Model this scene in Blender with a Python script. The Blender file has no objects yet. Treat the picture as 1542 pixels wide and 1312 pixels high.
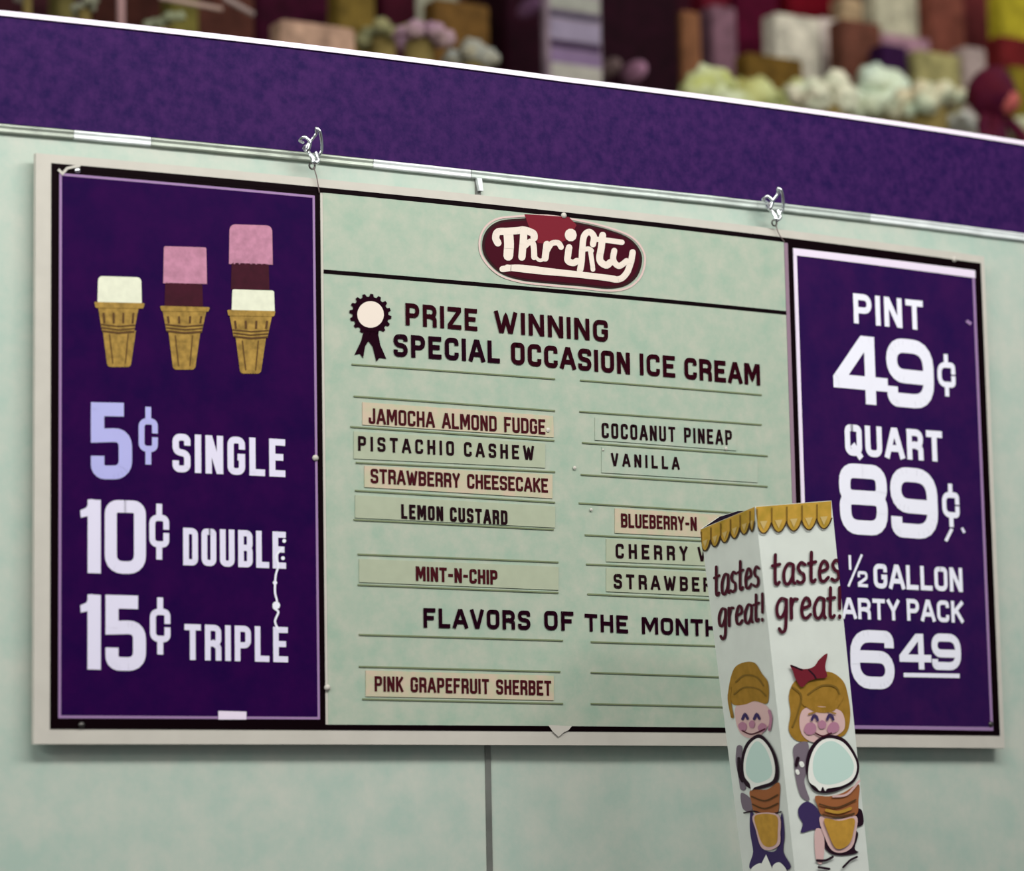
import bpy, bmesh, math, random
from mathutils import Vector, geometry, noise
random.seed(7)
sc = bpy.context.scene
C = sc.collection

# ------------------------------------------------------------------ camera
F_PX, PITCH, YAW, ROLL = 4604.26, 0.13991, 0.54028, -0.01901
CX, CD, CZ = -2.3157, 3.71913, -0.56208       # camera relative to the middle of the menu board
SW, SH, BOW = 1.5822, 0.75, 0.0362            # board size inside the black border, and its forward bow
ZC = 2.12                                      # height of the board's middle above the floor
fw = Vector((math.sin(YAW)*math.cos(PITCH), math.cos(YAW)*math.cos(PITCH), math.sin(PITCH)))
r0 = Vector((math.cos(YAW), -math.sin(YAW), 0)); u0_ = r0.cross(fw)
RT = math.cos(ROLL)*r0 + math.sin(ROLL)*u0_
UP = -math.sin(ROLL)*r0 + math.cos(ROLL)*u0_
EYE = Vector((CX, -CD, CZ+ZC))
cam = bpy.data.cameras.new('camera'); camo = bpy.data.objects.new('camera', cam); C.objects.link(camo)
from mathutils import Matrix
m3 = Matrix((RT, UP, -fw)).transposed()
camo.matrix_world = Matrix.Translation(EYE) @ m3.to_4x4()
cam.sensor_width = 36; cam.lens = 36*F_PX/1542
cam.clip_end = 60
cam.dof.use_dof = True; cam.dof.focus_distance = 4.36; cam.dof.aperture_fstop = cam.lens/42.0
sc.camera = camo

# ------------------------------------------------------------------ world, lights, exposure
sc.view_settings.view_transform = 'Standard'; sc.view_settings.look = 'None'
sc.view_settings.gamma = 1; sc.view_settings.use_curve_mapping = False
sc.view_settings.exposure = -0.16
w = bpy.data.worlds.new('world'); sc.world = w; w.use_nodes = True
w.node_tree.nodes['Background'].inputs[0].default_value = (0.86, 0.95, 0.92, 1)
w.node_tree.nodes['Background'].inputs[1].default_value = 0.27
def area(name, loc, target, sx, sy, power, col=(1, .98, .93)):
    l = bpy.data.lights.new(name, 'AREA'); l.shape = 'RECTANGLE'; l.size = sx; l.size_y = sy
    l.energy = power; l.color = col
    o = bpy.data.objects.new(name, l); C.objects.link(o); o.location = loc
    d = Vector(target) - Vector(loc); o.rotation_euler = d.to_track_quat('-Z', 'Y').to_euler()
    return o
area('fluorescent_and_fill', (-0.3, -2.0, 3.9), (0.0, 0.0, 2.2), 3.8, 0.4, 98)
area('fluorescent_and_fill', (-4.0, -1.6, 3.2), (-0.1, -0.3, 1.9), 2.0, 0.5, 62)  # fill lamp added to brighten the left face of the bag
area('fluorescent_and_fill', (1.6, -2.0, 4.0), (0.3, 0.0, 2.2), 1.2, 0.5, 22)
area('fluorescent_and_fill', (2.2, 0.9, 4.1), (2.0, 2.6, 3.1), 3.2, 0.3, 17)

# ------------------------------------------------------------------ helpers
def lin(c):
    return tuple(((v/255)/12.92 if v/255 <= .04045 else ((v/255+.055)/1.055)**2.4) for v in c)
MATS = {}
def mat(name, rgb, rough=.5, metal=0., var=.0, scale=30., bump=0., rgb2=None, spec=.14, detail=3, coat=0.):
    if name in MATS: return MATS[name]
    m = bpy.data.materials.new(name); m.use_nodes = True; nt = m.node_tree; b = nt.nodes['Principled BSDF']
    c = lin(rgb)
    b.inputs['Base Color'].default_value = (*c, 1)
    b.inputs['Roughness'].default_value = rough; b.inputs['Metallic'].default_value = metal
    b.inputs['Specular IOR Level'].default_value = spec
    b.inputs['Coat Weight'].default_value = coat; b.inputs['Coat Roughness'].default_value = .12
    if var or rgb2 or bump:
        tc = nt.nodes.new('ShaderNodeTexCoord'); n = nt.nodes.new('ShaderNodeTexNoise')
        n.inputs['Scale'].default_value = scale; n.inputs['Detail'].default_value = detail; n.inputs['Roughness'].default_value = .68 if detail > 5 else .5
        nt.links.new(tc.outputs['Object'], n.inputs['Vector'])
        if var or rgb2:
            rp = nt.nodes.new('ShaderNodeValToRGB')
            rp.color_ramp.elements[0].position = .34; rp.color_ramp.elements[1].position = .66
            a = c if rgb2 is None else c
            z = lin(rgb2) if rgb2 is not None else c
            rp.color_ramp.elements[0].color = (*[x*(1-var) for x in a], 1)
            rp.color_ramp.elements[1].color = (*[min(1, x*(1+var)) for x in z], 1)
            nt.links.new(n.outputs['Fac'], rp.inputs['Fac']); nt.links.new(rp.outputs['Color'], b.inputs['Base Color'])
        if bump:
            bp = nt.nodes.new('ShaderNodeBump'); bp.inputs['Strength'].default_value = bump
            bp.inputs['Distance'].default_value = .002
            nt.links.new(n.outputs['Fac'], bp.inputs['Height']); nt.links.new(bp.outputs['Normal'], b.inputs['Normal'])
    MATS[name] = m
    return m

def ray(px, py):
    return (fw + RT*((px-771)/F_PX) - UP*((py-656)/F_PX)).normalized()
def bow(u): return BOW*(1-(2*u/SW)**2)
def S(u, v, off=0.):                # point on the bowed face of the board; off is towards the shopper
    return Vector((u, -bow(u)-off, v+ZC))
def uv(px, py, off=0.):             # board coordinates of a measured mark
    d = ray(px, py); t = CD/d.y
    for _ in range(12):
        u = EYE.x+d.x*t; t = (-bow(u)-off-EYE.y)/d.y
    return (EYE.x+d.x*t, EYE.z+d.z*t-ZC)

class MB:
    def __init__(s): s.v = []; s.f = []; s.m = []; s.mats = []
    def mi(s, m):
        if m not in s.mats: s.mats.append(m)
        return s.mats.index(m)
    def add(s, vs, fs, m):
        k = len(s.v); i = s.mi(m); s.v += [tuple(v) for v in vs]
        for f in fs: s.f.append([k+j for j in f]); s.m.append(i)
    def build(s, name, parent=None, smooth=False, loc=None):
        me = bpy.data.meshes.new(name)
        off = Vector(loc) if loc is not None else Vector((0, 0, 0))
        me.from_pydata([Vector(v)-off for v in s.v], [], s.f)
        for m in s.mats: me.materials.append(m)
        me.polygons.foreach_set('material_index', s.m)
        if smooth: me.polygons.foreach_set('use_smooth', [True]*len(s.f))
        me.update(); o = bpy.data.objects.new(name, me); C.objects.link(o)
        if loc is not None: o.location = off
        if parent is not None:
            o.parent = parent
            o.matrix_parent_inverse = Matrix.Translation(-parent_world(parent))
        return o
def parent_world(p):
    v = Vector(p.location)
    q = p
    while q.parent is not None:
        # every parented piece here is built in world coordinates, so its own shift is its location
        return Vector(p.location)
    return v
def tag(o, label=None, cat=None, group=None, kind=None):
    if label: o['label'] = label
    if cat: o['category'] = cat
    if group: o['group'] = group
    if kind: o['kind'] = kind
    return o
def empty(name, loc, label, cat, group=None):
    o = bpy.data.objects.new(name, None); C.objects.link(o); o.location = loc; o.empty_display_size = .05
    return tag(o, label, cat, group)
def box(mb, x0, x1, y0, y1, z0, z1, m):
    vs = [(x, y, z) for z in (z0, z1) for y in (y0, y1) for x in (x0, x1)]
    mb.add(vs, [(0, 2, 3, 1), (4, 5, 7, 6), (0, 1, 5, 4), (2, 6, 7, 3), (0, 4, 6, 2), (1, 3, 7, 5)], m)

# slab following the bow: quad corners in board coordinates TL,TR,BR,BL, between two offsets
def slab(mb, q, o0, o1, m, n=24, k=1):
    def P(s, t): 
        a = [q[0][i]*(1-s)+q[1][i]*s for i in (0, 1)]; b = [q[3][i]*(1-s)+q[2][i]*s for i in (0, 1)]
        return a[0]*(1-t)+b[0]*t, a[1]*(1-t)+b[1]*t
    vs = []; fs = []
    for o in (o1, o0):
        for j in range(k+1):
            for i in range(n+1): vs.append(S(*P(i/n, j/k), o))
    N = (n+1)*(k+1); W_ = n+1
    for j in range(k):
        for i in range(n):
            a = j*W_+i; fs.append((a, a+W_, a+W_+1, a+1)); fs.append((N+a, N+a+1, N+a+W_+1, N+a+W_))
    for i in range(n):
        fs.append((i, i+1, N+i+1, N+i)); a = k*W_+i; fs.append((a, N+a, N+a+1, a+1))
    for j in range(k):
        a = j*W_; fs.append((a, N+a, N+a+W_, a+W_)); a += n; fs.append((a, a+W_, N+a+W_, N+a))
    mb.add(vs, fs, m)
def Q(*pts): return [uv(*p) for p in pts]
def ring(mb, qo, qi, o0, o1, m, n=24):
    for a in range(4):
        b = (a+1) % 4
        k = n if a in (0, 2) else 4
        if a == 0: slab(mb, [qo[0], qo[1], qi[1], qi[0]], o0, o1, m, n)
        if a == 2: slab(mb, [qi[3], qi[2], qo[2], qo[3]], o0, o1, m, n)
        if a == 1: slab(mb, [qi[1], qo[1], qo[2], qi[2]], o0, o1, m, 2)
        if a == 3: slab(mb, [qo[0], qi[0], qi[3], qo[3]], o0, o1, m, 2)
def inset(q, d, d2=None):            # shrink a quad by a width in metres (sides d, top/bottom d2)
    d2 = d if d2 is None else d2
    return [(q[0][0]+d, q[0][1]-d2), (q[1][0]-d, q[1][1]-d2), (q[2][0]-d, q[2][1]+d2), (q[3][0]+d, q[3][1]+d2)]

# ---- flat print: fills and strokes -------------------------------------------------
def fillet(pts, closed=False, n=5):
    out = []; N = len(pts)
    for i, p in enumerate(pts):
        r = p[2] if len(p) > 2 else 0
        if r <= 0 or (not closed and i in (0, N-1)): out.append((p[0], p[1])); continue
        a = Vector(pts[(i-1) % N][:2]); b = Vector(p[:2]); c = Vector(pts[(i+1) % N][:2])
        u1 = (a-b); u2 = (c-b); r = min(r, u1.length*.5, u2.length*.5)
        u1.normalize(); u2.normalize(); s = b+u1*r; e = b+u2*r
        for k in range(n+1):
            t = k/n; q = s*(1-t)**2 + b*(2*t*(1-t))*.83 + e*t*t + (b*0 if True else b)
            w_ = (1-t)**2+2*t*(1-t)*.83+t*t
            out.append(tuple(q/w_))
    return out
def stroke(pts, w, closed=False, cap='square'):     # -> list of polygons (each a list of 2D points)
    P = [Vector(p[:2]) for p in pts]
    Q_ = [P[0]]
    for p in P[1:]:
        if (p-Q_[-1]).length > 1e-7: Q_.append(p)
    P = Q_
    if closed and (P[0]-P[-1]).length < 1e-7: P.pop()
    n = len(P); h = w/2; polys = []
    if n < 2: return polys
    P = [p.copy() for p in P]
    if not closed and cap == 'square':
        P[0] = P[0] + (P[0]-P[1]).normalized()*h; P[-1] = P[-1] + (P[-1]-P[-2]).normalized()*h
    def nrm(a, b): d = (b-a).normalized(); return Vector((-d.y, d.x))
    for i in range(n if closed else n-1):
        a, b = P[i], P[(i+1) % n]; nn = nrm(a, b)*h; polys.append([a+nn, a-nn, b-nn, b+nn])
    for i in range(n):
        if not closed and i in (0, n-1): continue
        a, b, c = P[i-1], P[i], P[(i+1) % n]; n1 = nrm(a, b); n2 = nrm(b, c)
        cr = (b-a).x*(c-b).y-(b-a).y*(c-b).x; mm = n1+n2
        if abs(cr) < 1e-12 or mm.length < .3: continue
        sg = -1 if cr > 0 else 1; mm.normalize(); k = min(1/max(mm.dot(n2), .2), 1.8)
        polys.append([b, b+n1*h*sg, b+mm*h*sg*k, b+n2*h*sg])
    if cap == 'round':
        for c in ((P[0], P[-1]) if not closed else ()):
            polys.append([c+Vector((math.cos(a), math.sin(a)))*h for a in [k*math.pi/5 for k in range(10)]])
    return polys
def curve(pts, n=6, closed=False):                 # Catmull-Rom through the points
    P = [Vector(p) for p in pts]; N = len(P); out = []
    rng = range(N if closed else N-1)
    for i in rng:
        p0 = P[(i-1) % N] if (closed or i > 0) else P[0]; p1 = P[i]; p2 = P[(i+1) % N]
        p3 = P[(i+2) % N] if (closed or i+2 < N) else P[-1]
        for k in range(n):
            t = k/n
            out.append(.5*((2*p1)+(p2-p0)*t+(2*p0-5*p1+4*p2-p3)*t*t+(3*p1-p0-3*p2+p3)*t**3))
    if not closed: out.append(P[-1])
    return [tuple(p) for p in out]
LAY = [0]
def ink(mb, polys, fn, m):
    for pl in polys:
        LAY[0] = (LAY[0]+1) % 12; dz = Vector((0, -LAY[0]*3e-5, 0))
        mb.add([fn(*p)+dz for p in pl], [list(range(len(pl)))], m)
def fill(mb, pts, fn, m):
    tris = geometry.tessellate_polygon([[Vector((p[0], p[1], 0)) for p in pts]])
    V = [Vector((p[0], p[1])) for p in pts]; F_ = [tuple(t) for t in tris]
    for _ in range(3):               # finer facets so the print follows the surface
        if max((V[a]-V[b]).length for a, b, c in F_) < 9: break
        mid = {}; nf = []
        def M(a, b):
            k = (min(a, b), max(a, b))
            if k not in mid: V.append((V[a]+V[b])/2); mid[k] = len(V)-1
            return mid[k]
        for a, b, c in F_:
            ab, bc, ca = M(a, b), M(b, c), M(c, a); nf += [(a, ab, ca), (ab, b, bc), (ca, bc, c), (ab, bc, ca)]
        F_ = nf
    mb.add([fn(p.x, p.y) for p in V], F_, m)

R_ = .30
G = {
 'A': [[(-.05, 0), (.42, 1), (.58, 1), (1.05, 0)], [(.22, .28), (.78, .28)]],
 'B': [[(0, 0), (0, 1), (1, 1, R_), (1, .53, R_), (0, .53)], [(0, .53), (1, .53, R_), (1, 0, R_), (0, 0)]],
 'C': [[(1, .70), (1, 1, R_), (0, 1, R_), (0, 0, R_), (1, 0, R_), (1, .30)]],
 'D': [[(.3, 0), (0, 0), (0, 1), (1, 1, R_), (1, 0, R_), (.3, 0)]],
 'E': [[(1, 1), (0, 1), (0, 0), (1, 0)], [(0, .52), (.8, .52)]],
 'F': [[(1, 1), (0, 1), (0, 0)], [(0, .50), (.8, .50)]],
 'G': [[(1, .70), (1, 1, R_), (0, 1, R_), (0, 0, R_), (1, 0, R_), (1, .46), (.6, .46)]],
 'H': [[(0, 0), (0, 1)], [(1, 0), (1, 1)], [(0, .5), (1, .5)]],
 'I': [[(.5, 0), (.5, 1)]],
 'J': [[(1, 1), (1, 0, R_), (0, 0, R_), (0, .28)]],
 'K': [[(0, 0), (0, 1)], [(1, 1), (.12, .45)], [(.35, .6), (1, 0)]],
 'L': [[(0, 1), (0, 0), (1, 0)]],
 'M': [[(0, 0), (0, 1), (.14, 1), (.5, .25), (.86, 1), (1, 1), (1, 0)]],
 'N': [[(0, 0), (0, 1), (.1, 1), (.9, 0), (1, 0), (1, 1)]],
 'O': [[(.5, 1), (1, 1, R_), (1, 0, R_), (0, 0, R_), (0, 1, R_), (.5, 1)]],
 'P': [[(0, 0), (0, 1), (1, 1, R_), (1, .44, R_), (0, .44)]],
 'Q': [[(.5, 1), (1, 1, R_), (1, 0, R_), (0, 0, R_), (0, 1, R_), (.5, 1)], [(.55, .22), (1.0, -.12)]],
 'R': [[(0, 0), (0, 1), (1, 1, R_), (1, .47, R_), (0, .47)], [(.55, .47), (1, .36, .1), (1, 0)]],
 'S': [[(1, .74), (1, 1, R_), (0, 1, R_), (0, .54, R_), (1, .48, R_), (1, 0, R_), (0, 0, R_), (0, .26)]],
 'T': [[(0, 1), (1, 1)], [(.5, 0), (.5, 1)]],
 'U': [[(0, 1), (0, 0, R_), (1, 0, R_), (1, 1)]],
 'V': [[(0, 1), (.42, 0), (.58, 0), (1, 1)]],
 'W': [[(0, 1), (.22, 0), (.3, 0), (.5, .85), (.7, 0), (.78, 0), (1, 1)]],
 'X': [[(0, 0), (1, 1)], [(0, 1), (1, 0)]],
 'Y': [[(0, 1), (.5, .45), (1, 1)], [(.5, .45), (.5, 0)]],
 'Z': [[(0, 1), (1, 1), (1, .9), (0, .1), (0, 0), (1, 0)]],
 '-': [[(.1, .48), (.9, .48)]],
 '0': [[(.5, 1), (1, 1, R_), (1, 0, R_), (0, 0, R_), (0, 1, R_), (.5, 1)]],
 '1': [[(1, 0), (1, 1)]],
 '2': [[(0, .75), (0, 1, R_), (1, 1, R_), (1, .6, .1), (0, .15), (0, 0), (1, 0)]],
 '4': [[(.72, 0), (.72, 1), (.58, 1), (0, .30), (0, .26), (1, .26)]],
 '5': [[(.95, 1), (0, 1), (0, .58), (1, .60, R_), (1, 0, R_), (0, 0, R_), (0, .26)]],
 '6': [[(1, .76), (1, 1, R_), (0, 1, R_), (0, 0, R_), (1, 0, R_), (1, .56, R_), (0, .56)]],
 '8': [[(.5, 1), (1, 1, R_), (1, .53, .15), (0, .53, .15), (0, 1, R_), (.5, 1)], [(.5, .53), (1, .53, .15), (1, 0, R_), (0, 0, R_), (0, .53, .15), (.5, .53)]],
 '9': [[(0, .24), (0, 0, R_), (1, 0, R_), (1, 1, R_), (0, 1, R_), (0, .44, R_), (1, .44)]],
 '/': [[(0, 0), (1, 1)]],
 '¢': [[(1, .60), (1, .76, R_), (0, .76, R_), (0, .26, R_), (1, .26, R_), (1, .42)], [(.5, .97), (.5, .80)], [(.5, .22), (.5, .03)]],
}
RELW = {'M': 1.3, 'W': 1.45, '1': .62, 'J': .85, 'L': .9, 'E': .93, 'F': .93, '-': .7, 'A': 1.1, 'V': 1.05}
def text(mb, s, bl, br, tl, wt, m, off, gap=.28, space=.75, flat=1.0, rad=1.0):
    """condensed gothic lettering; wt = stroke width as a part of the letter height; corners in board coordinates"""
    L = math.hypot(br[0]-bl[0], br[1]-bl[1]); ex = Vector((br[0]-bl[0], br[1]-bl[1]))/L
    h = abs(tl[1]-bl[1]); w_ = wt*h
    fixed = 0; var = 0
    for i, c in enumerate(s):
        if c == ' ': var += space
        elif c == 'I': fixed += w_
        else: var += RELW.get(c, 1.)
        if i < len(s)-1 and c != ' ' and s[i+1] != ' ': var += gap
    g = (L-fixed)/var; x = 0
    for i, c in enumerate(s):
        if c == ' ': x += space*g; continue
        gw = w_ if c == 'I' else RELW.get(c, 1.)*g
        iw = max(gw-w_, 0); ih = h-w_; sc_ = min(max(iw, 1e-5), ih)*rad*1.35
        for path in G[c]:
            pp = [(x+w_/2+p[0]*iw, w_/2+p[1]*ih) + ((p[2]*sc_,) if len(p) > 2 else ()) for p in path]
            pl = stroke(fillet(pp), w_, cap='butt' if c in 'CSG569' else 'square')
            ink(mb, [[(bl[0]+ex.x*a[0]-0*a[1], bl[1]+ex.y*a[0]+a[1]) for a in poly] for poly in pl], lambda a, b: S(a, b, off), m)
        x += gw
        if i < len(s)-1 and s[i+1] != ' ': x += gap*g
def T(mb, s, bl, br, tl, wt, m, off=.0016, **k): text(mb, s, uv(*bl), uv(*br), uv(*tl), wt, m, off, **k)

# ------------------------------------------------------------------ materials
enamel = mat('pale_green_enamel', (172, 193, 182), .30, var=.05, scale=16, rgb2=(186, 192, 182), detail=8, spec=.45)
fascia_m = mat('purple_fascia_paint', (42, 22, 84), .5, var=.32, scale=55, rgb2=(52, 24, 74), detail=8, spec=.05)
lav_edge = mat('lavender_white_edging', (240, 228, 246), .4)
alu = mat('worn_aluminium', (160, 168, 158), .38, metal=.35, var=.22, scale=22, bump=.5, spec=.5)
board_m = mat('cream_green_board', (156, 178, 161), .45, var=.06, scale=30, rgb2=(170, 176, 162), detail=6)
frame_m = mat('off_white_frame', (192, 188, 180), .4, var=.03, scale=30)
black_m = mat('near_black_maroon_line', (10, 0, 4), .5, spec=.04)
lav_m = mat('lavender_line', (150, 120, 164), .45)
lavw_m = mat('bright_lavender_line', (226, 214, 234), .45)
mauve_m = mat('mauve_line', (140, 116, 134), .45)
purple_m = mat('deep_purple_panel', (32, 2, 66), .5, var=.2, scale=18, rgb2=(38, 2, 58), detail=6, spec=.04)
purple2_m = mat('purple_panel_right', (38, 12, 76), .34, var=.2, scale=16, rgb2=(46, 12, 66), detail=6, spec=.10)  # reflection on the right panel put into a lighter base colour
white_ink = mat('lavender_white_ink', (218, 214, 236), .5)
white_ink2 = mat('soft_white_ink', (232, 232, 246), .5)
blue_ink = mat('periwinkle_ink', (172, 172, 226), .5)
maroon_ink = mat('maroon_ink', (40, 2, 14), .5, spec=.03)
dark_ink = mat('dark_maroon_ink', (28, 1, 16), .5, spec=.03)
tile_ink = mat('brown_letter_ink', (64, 16, 24), .5, spec=.05)
tile_ink2 = mat('near_black_letter_ink', (30, 8, 16), .5, spec=.05)
strip_m = mat('cream_strip', (182, 182, 154), .5, var=.03, scale=60, rgb2=(192, 174, 154))
strip2_m = mat('greenish_strip', (166, 174, 152), .5, var=.03, scale=60)
rail_m = mat('olive_grey_rail', (116, 126, 96), .45)
red_m = mat('logo_red', (112, 18, 36), .45)
redd_m = mat('logo_dark_red', (62, 6, 24), .45, spec=.06)
logo_w = mat('logo_cream', (222, 210, 200), .5)
chrome = mat('chrome_wire', (225, 228, 232), .18, metal=1.)
steel = mat('dark_steel', (90, 88, 86), .35, metal=.9)
wafer = mat('wafer', (150, 120, 58), .7, var=.28, scale=110)
wafer2 = mat('wafer_dark', (84, 58, 34), .7)
pink_ice = mat('pink_ice_cream', (176, 122, 146), .7, var=.14, scale=90)
white_ice = mat('white_ice_cream', (216, 218, 198), .7, var=.05, scale=90)
brown_ice = mat('chocolate_ice_cream', (56, 10, 28), .7, var=.15, scale=90)
paper_m = mat('white_bag_paper', (214, 220, 214), .6, var=.03, scale=30)
gold_m = mat('gold_print', (176, 144, 52), .6, var=.10, scale=60, rgb2=(186, 146, 60))
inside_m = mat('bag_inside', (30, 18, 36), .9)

# ------------------------------------------------------------------ setting: wall, fascia, trims
UL, UR = -1.8, 1.8
def hband(mb, v0, v1, o0, o1, m, u0=UL, u1=UR, n=48): slab(mb, [(u0, v1), (u1, v1), (u1, v0), (u0, v0)], o0, o1, m, n)
def fband(mb, v0, v1, o0, o1, m):    # the fascia and its edge rise a little towards its right end
    slab(mb, [(UL, v1), (0, v1), (0, v0), (UL, v0)], o0, o1, m, 24); slab(mb, [(0, v1), (UR, v1+RISE*UR), (UR, v0+RISE*UR), (0, v0)], o0, o1, m, 24)
OFFW = -.024; OFFF = -.016
vt = uv(771, 112, OFFF)[1]; vb = uv(771, 262, OFFF)[1]
RISE = ((uv(1540, 217, OFFF)[1]-vt)+(uv(1540, 352, OFFF)[1]-vb))/2/uv(1540, 280, OFFF)[0]
seam_u = uv(735, 1230, OFFW)[0]
floor = MB(); box(floor, -4.5, 5, -5, 4.0, -.05, 0, mat('store_floor_tiles', (104, 96, 88), .4, var=.05, scale=3)); tag(floor.build('floor'), kind='structure')
ceil = MB(); box(ceil, -4.5, 5, -5, 4.0, 4.5, 4.55, mat('ceiling_white', (225, 225, 220), .8, var=.03, scale=10)); tag(ceil.build('ceiling'), kind='structure')
bw = MB(); box(bw, -4.5, 5, 3.4, 3.5, 0, 4.5, mat('dark_maroon_back_wall', (52, 10, 26), .7, var=.25, scale=6)); tag(bw.build('wall_back'), kind='structure')
wl = MB(); hband(wl, .0-ZC+.0, vt+.004, OFFW-.03, OFFW, enamel)
wall = tag(wl.build('wall_front'), 'pale green enamelled stall wall behind the menu board', kind='structure')
for a, b in ((UL, seam_u-.004), (seam_u+.004, UR)):
    p = MB(); hband(p, -ZC+1.1, vb-.002, OFFW, OFFW+.003, enamel, a, b, 30); p.build('wall_panel', wall)
sm = MB(); hband(sm, -ZC+1.1, vb-.002, OFFW, OFFW+.0045, mat('grey_seam_strip', (118, 120, 116), .35, metal=.3, var=.15, scale=20), seam_u-.0055, seam_u+.0035, 2)
sm.build('seam_strip', wall)
fb = MB(); fband(fb, vb, vt, OFFF-.02, OFFF, fascia_m)
fas = tag(fb.build('trim_fascia'), 'long purple fascia board above the menu board', kind='structure')
ed = MB(); fband(ed, vt-.0015, vt+.0058, OFFF-.02, OFFF+.003, lav_edge); ed.build('edge_strip', fas)
# rail under the fascia: rounded aluminium channel in lengths, highlights put into their tones
rl = MB()
def rail_len(mb, u0, u1, m, n=30):
    prof = [(-.020, 0), (-.002, .0), (0.001, -.001), (.0012, -.0045), (-.0002, -.0055), (-.0002, -.0085), (.0010, -.0095), (.0002, -.0125), (-.002, -.013), (-.020, -.013)]
    vs = []; 
    for i in range(n+1):
        u = u0+(u1-u0)*i/n
        for o, v in prof: vs.append(S(u, vb+RISE*max(u, 0)+v+.0006*noise.noise(Vector((u*14, 0, 3))), OFFF+o))
    k = len(prof); fs = [(i*k+j, i*k+j+1, (i+1)*k+j+1, (i+1)*k+j) for i in range(n) for j in range(k-1)]
    mb.add(vs, fs, m)
rail_us = [UL, uv(118, 200)[0], uv(235, 215)[0], uv(570, 245)[0], uv(718, 270)[0], uv(1150, 310)[0], uv(1320, 335)[0], UR]
mid_alu = mat('half_lit_aluminium', (184, 194, 190), .35, metal=.2, var=.14, scale=24, bump=.4, spec=.4)  # same rail metal, weaker highlight painted into the colour
bright = mat('highlit_aluminium', (226, 232, 234), .3, metal=.2, var=.10, scale=24, bump=.4, spec=.5)  # same rail metal where it catches light, painted paler
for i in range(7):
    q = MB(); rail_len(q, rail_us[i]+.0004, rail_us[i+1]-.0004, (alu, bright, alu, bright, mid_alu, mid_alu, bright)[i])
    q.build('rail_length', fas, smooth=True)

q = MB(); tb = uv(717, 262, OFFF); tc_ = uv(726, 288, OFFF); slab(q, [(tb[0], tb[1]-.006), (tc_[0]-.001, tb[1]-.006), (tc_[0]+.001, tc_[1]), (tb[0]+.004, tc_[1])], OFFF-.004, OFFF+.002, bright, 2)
q.build('bright_seam_tab', fas)  # bright top of the wall seam, painted as a pale tab
# ------------------------------------------------------------------ the menu board
board = empty('menu_board', (0, 0, ZC-SH/2-.02), 'wide white and purple menu board with prices hanging on the pale wall', 'menu board')
BQ = Q((76.6, 246), (1475.5, 395.5), (1505.6, 1107), (75.5, 1095))
BQ = [(-SW/2, SH/2), (SW/2, SH/2), (SW/2, -SH/2), (-SW/2, -SH/2)]
OUT = [(-SW/2-.021, SH/2+.012), (SW/2+.009, SH/2+.012), (SW/2+.010, -SH/2-.0195), (-SW/2-.0215, -SH/2-.0195)]
b = MB(); slab(b, OUT, -.008, 0, frame_m, 40, 2); b.build('backing_sheet', board)
def build_print(name, parent, fn):
    mb = MB(); fn(mb); return mb.build(name, parent)
m_ = MB(); ring(m_, BQ, inset(BQ, .0090, .0072), 0, .0008, black_m, 40); m_.build('border_line', board)
# centre cream panel
CQ = [uv(486, 292), uv(1180, 366), uv(1192, 1098), uv(492, 1095)]
CQ = [(CQ[0][0], SH/2-.007), (CQ[1][0], SH/2-.007), (CQ[1][0], -SH/2+.007), (CQ[0][0], -SH/2+.007)]
m_ = MB(); slab(m_, CQ, 0, .0006, board_m, 30, 2); cen = m_.build('centre_panel', board)
hl = uv(486, 409); hl2 = uv(1180, 469)
m_ = MB(); slab(m_, [(CQ[0][0], hl[1]+.0028), (CQ[1][0], (hl2[1]+hl[1])/2+.0028), (CQ[1][0], (hl2[1]+hl[1])/2-.0028), (CQ[0][0], hl[1]-.0028)], 0, .0012, black_m, 30)
m_.build('header_line', board)
# left price panel
def price_panel(qi, fill_m, line_m, lw, top_lw, mb_mat2=None):
    m_ = MB(); slab(m_, qi, 0, .0010, fill_m, 14, 2); p = m_.build('price_panel', board)
    m_ = MB(); ring(m_, [(qi[0][0]-lw, qi[0][1]+top_lw), (qi[1][0]+lw, qi[1][1]+top_lw), (qi[2][0]+lw, qi[2][1]-lw), (qi[3][0]-lw, qi[3][1]-lw)], qi, 0, .0014, line_m, 14)
    m_.build('panel_border', p)
    return p
l0 = uv(92, 600)[0]; l1 = uv(474, 700)[0]; lt = (uv(93, 266)[1]+uv(468, 297)[1])/2; lb = (uv(90, 1078)[1]+uv(476, 1080)[1])/2
m_ = MB(); slab(m_, [(-SW/2+.004, SH/2-.004), (uv(485, 600)[0], SH/2-.004), (uv(485, 600)[0], -SH/2+.004), (-SW/2+.004, -SH/2+.004)], 0, .0005, black_m, 14); m_.build('panel_surround', board)
lp = price_panel([(l0, lt), (l1, lt), (l1, lb), (l0, lb)], purple_m, lav_m, .0034, .0034)
tag(lp, 'deep purple panel with cone pictures and cone prices')
# right price panel
x0 = uv(1180, 500)[0]
m_ = MB(); slab(m_, [(x0, SH/2-.004), (SW/2-.004, SH/2-.004), (SW/2-.004, -SH/2+.004), (x0, -SH/2+.004)], 0, .0005, black_m, 10); m_.build('panel_surround', board)
ml, mr = uv(1184.5, 500)[0], uv(1189.5, 500)[0]
m_ = MB(); slab(m_, [(ml, SH/2-.008), (mr+.0005, SH/2-.008), (mr+.0005, -SH/2+.008), (ml, -SH/2+.008)], 0, .0012, mauve_m, 2); m_.build('divider_line', board)
r0_ = uv(1202.5, 500)[0]; r1_ = uv(1476.5, 740)[0]; rt_ = (uv(1204, 384)[1]+uv(1468, 421)[1])/2; rb_ = uv(1400, 1094)[1]
rp = price_panel([(r0_, rt_), (r1_, rt_), (r1_, rb_), (r0_, rb_)], purple2_m, lav_m, .0055, .0055)
tag(rp, 'purple panel with pint, quart and half gallon prices')
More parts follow.
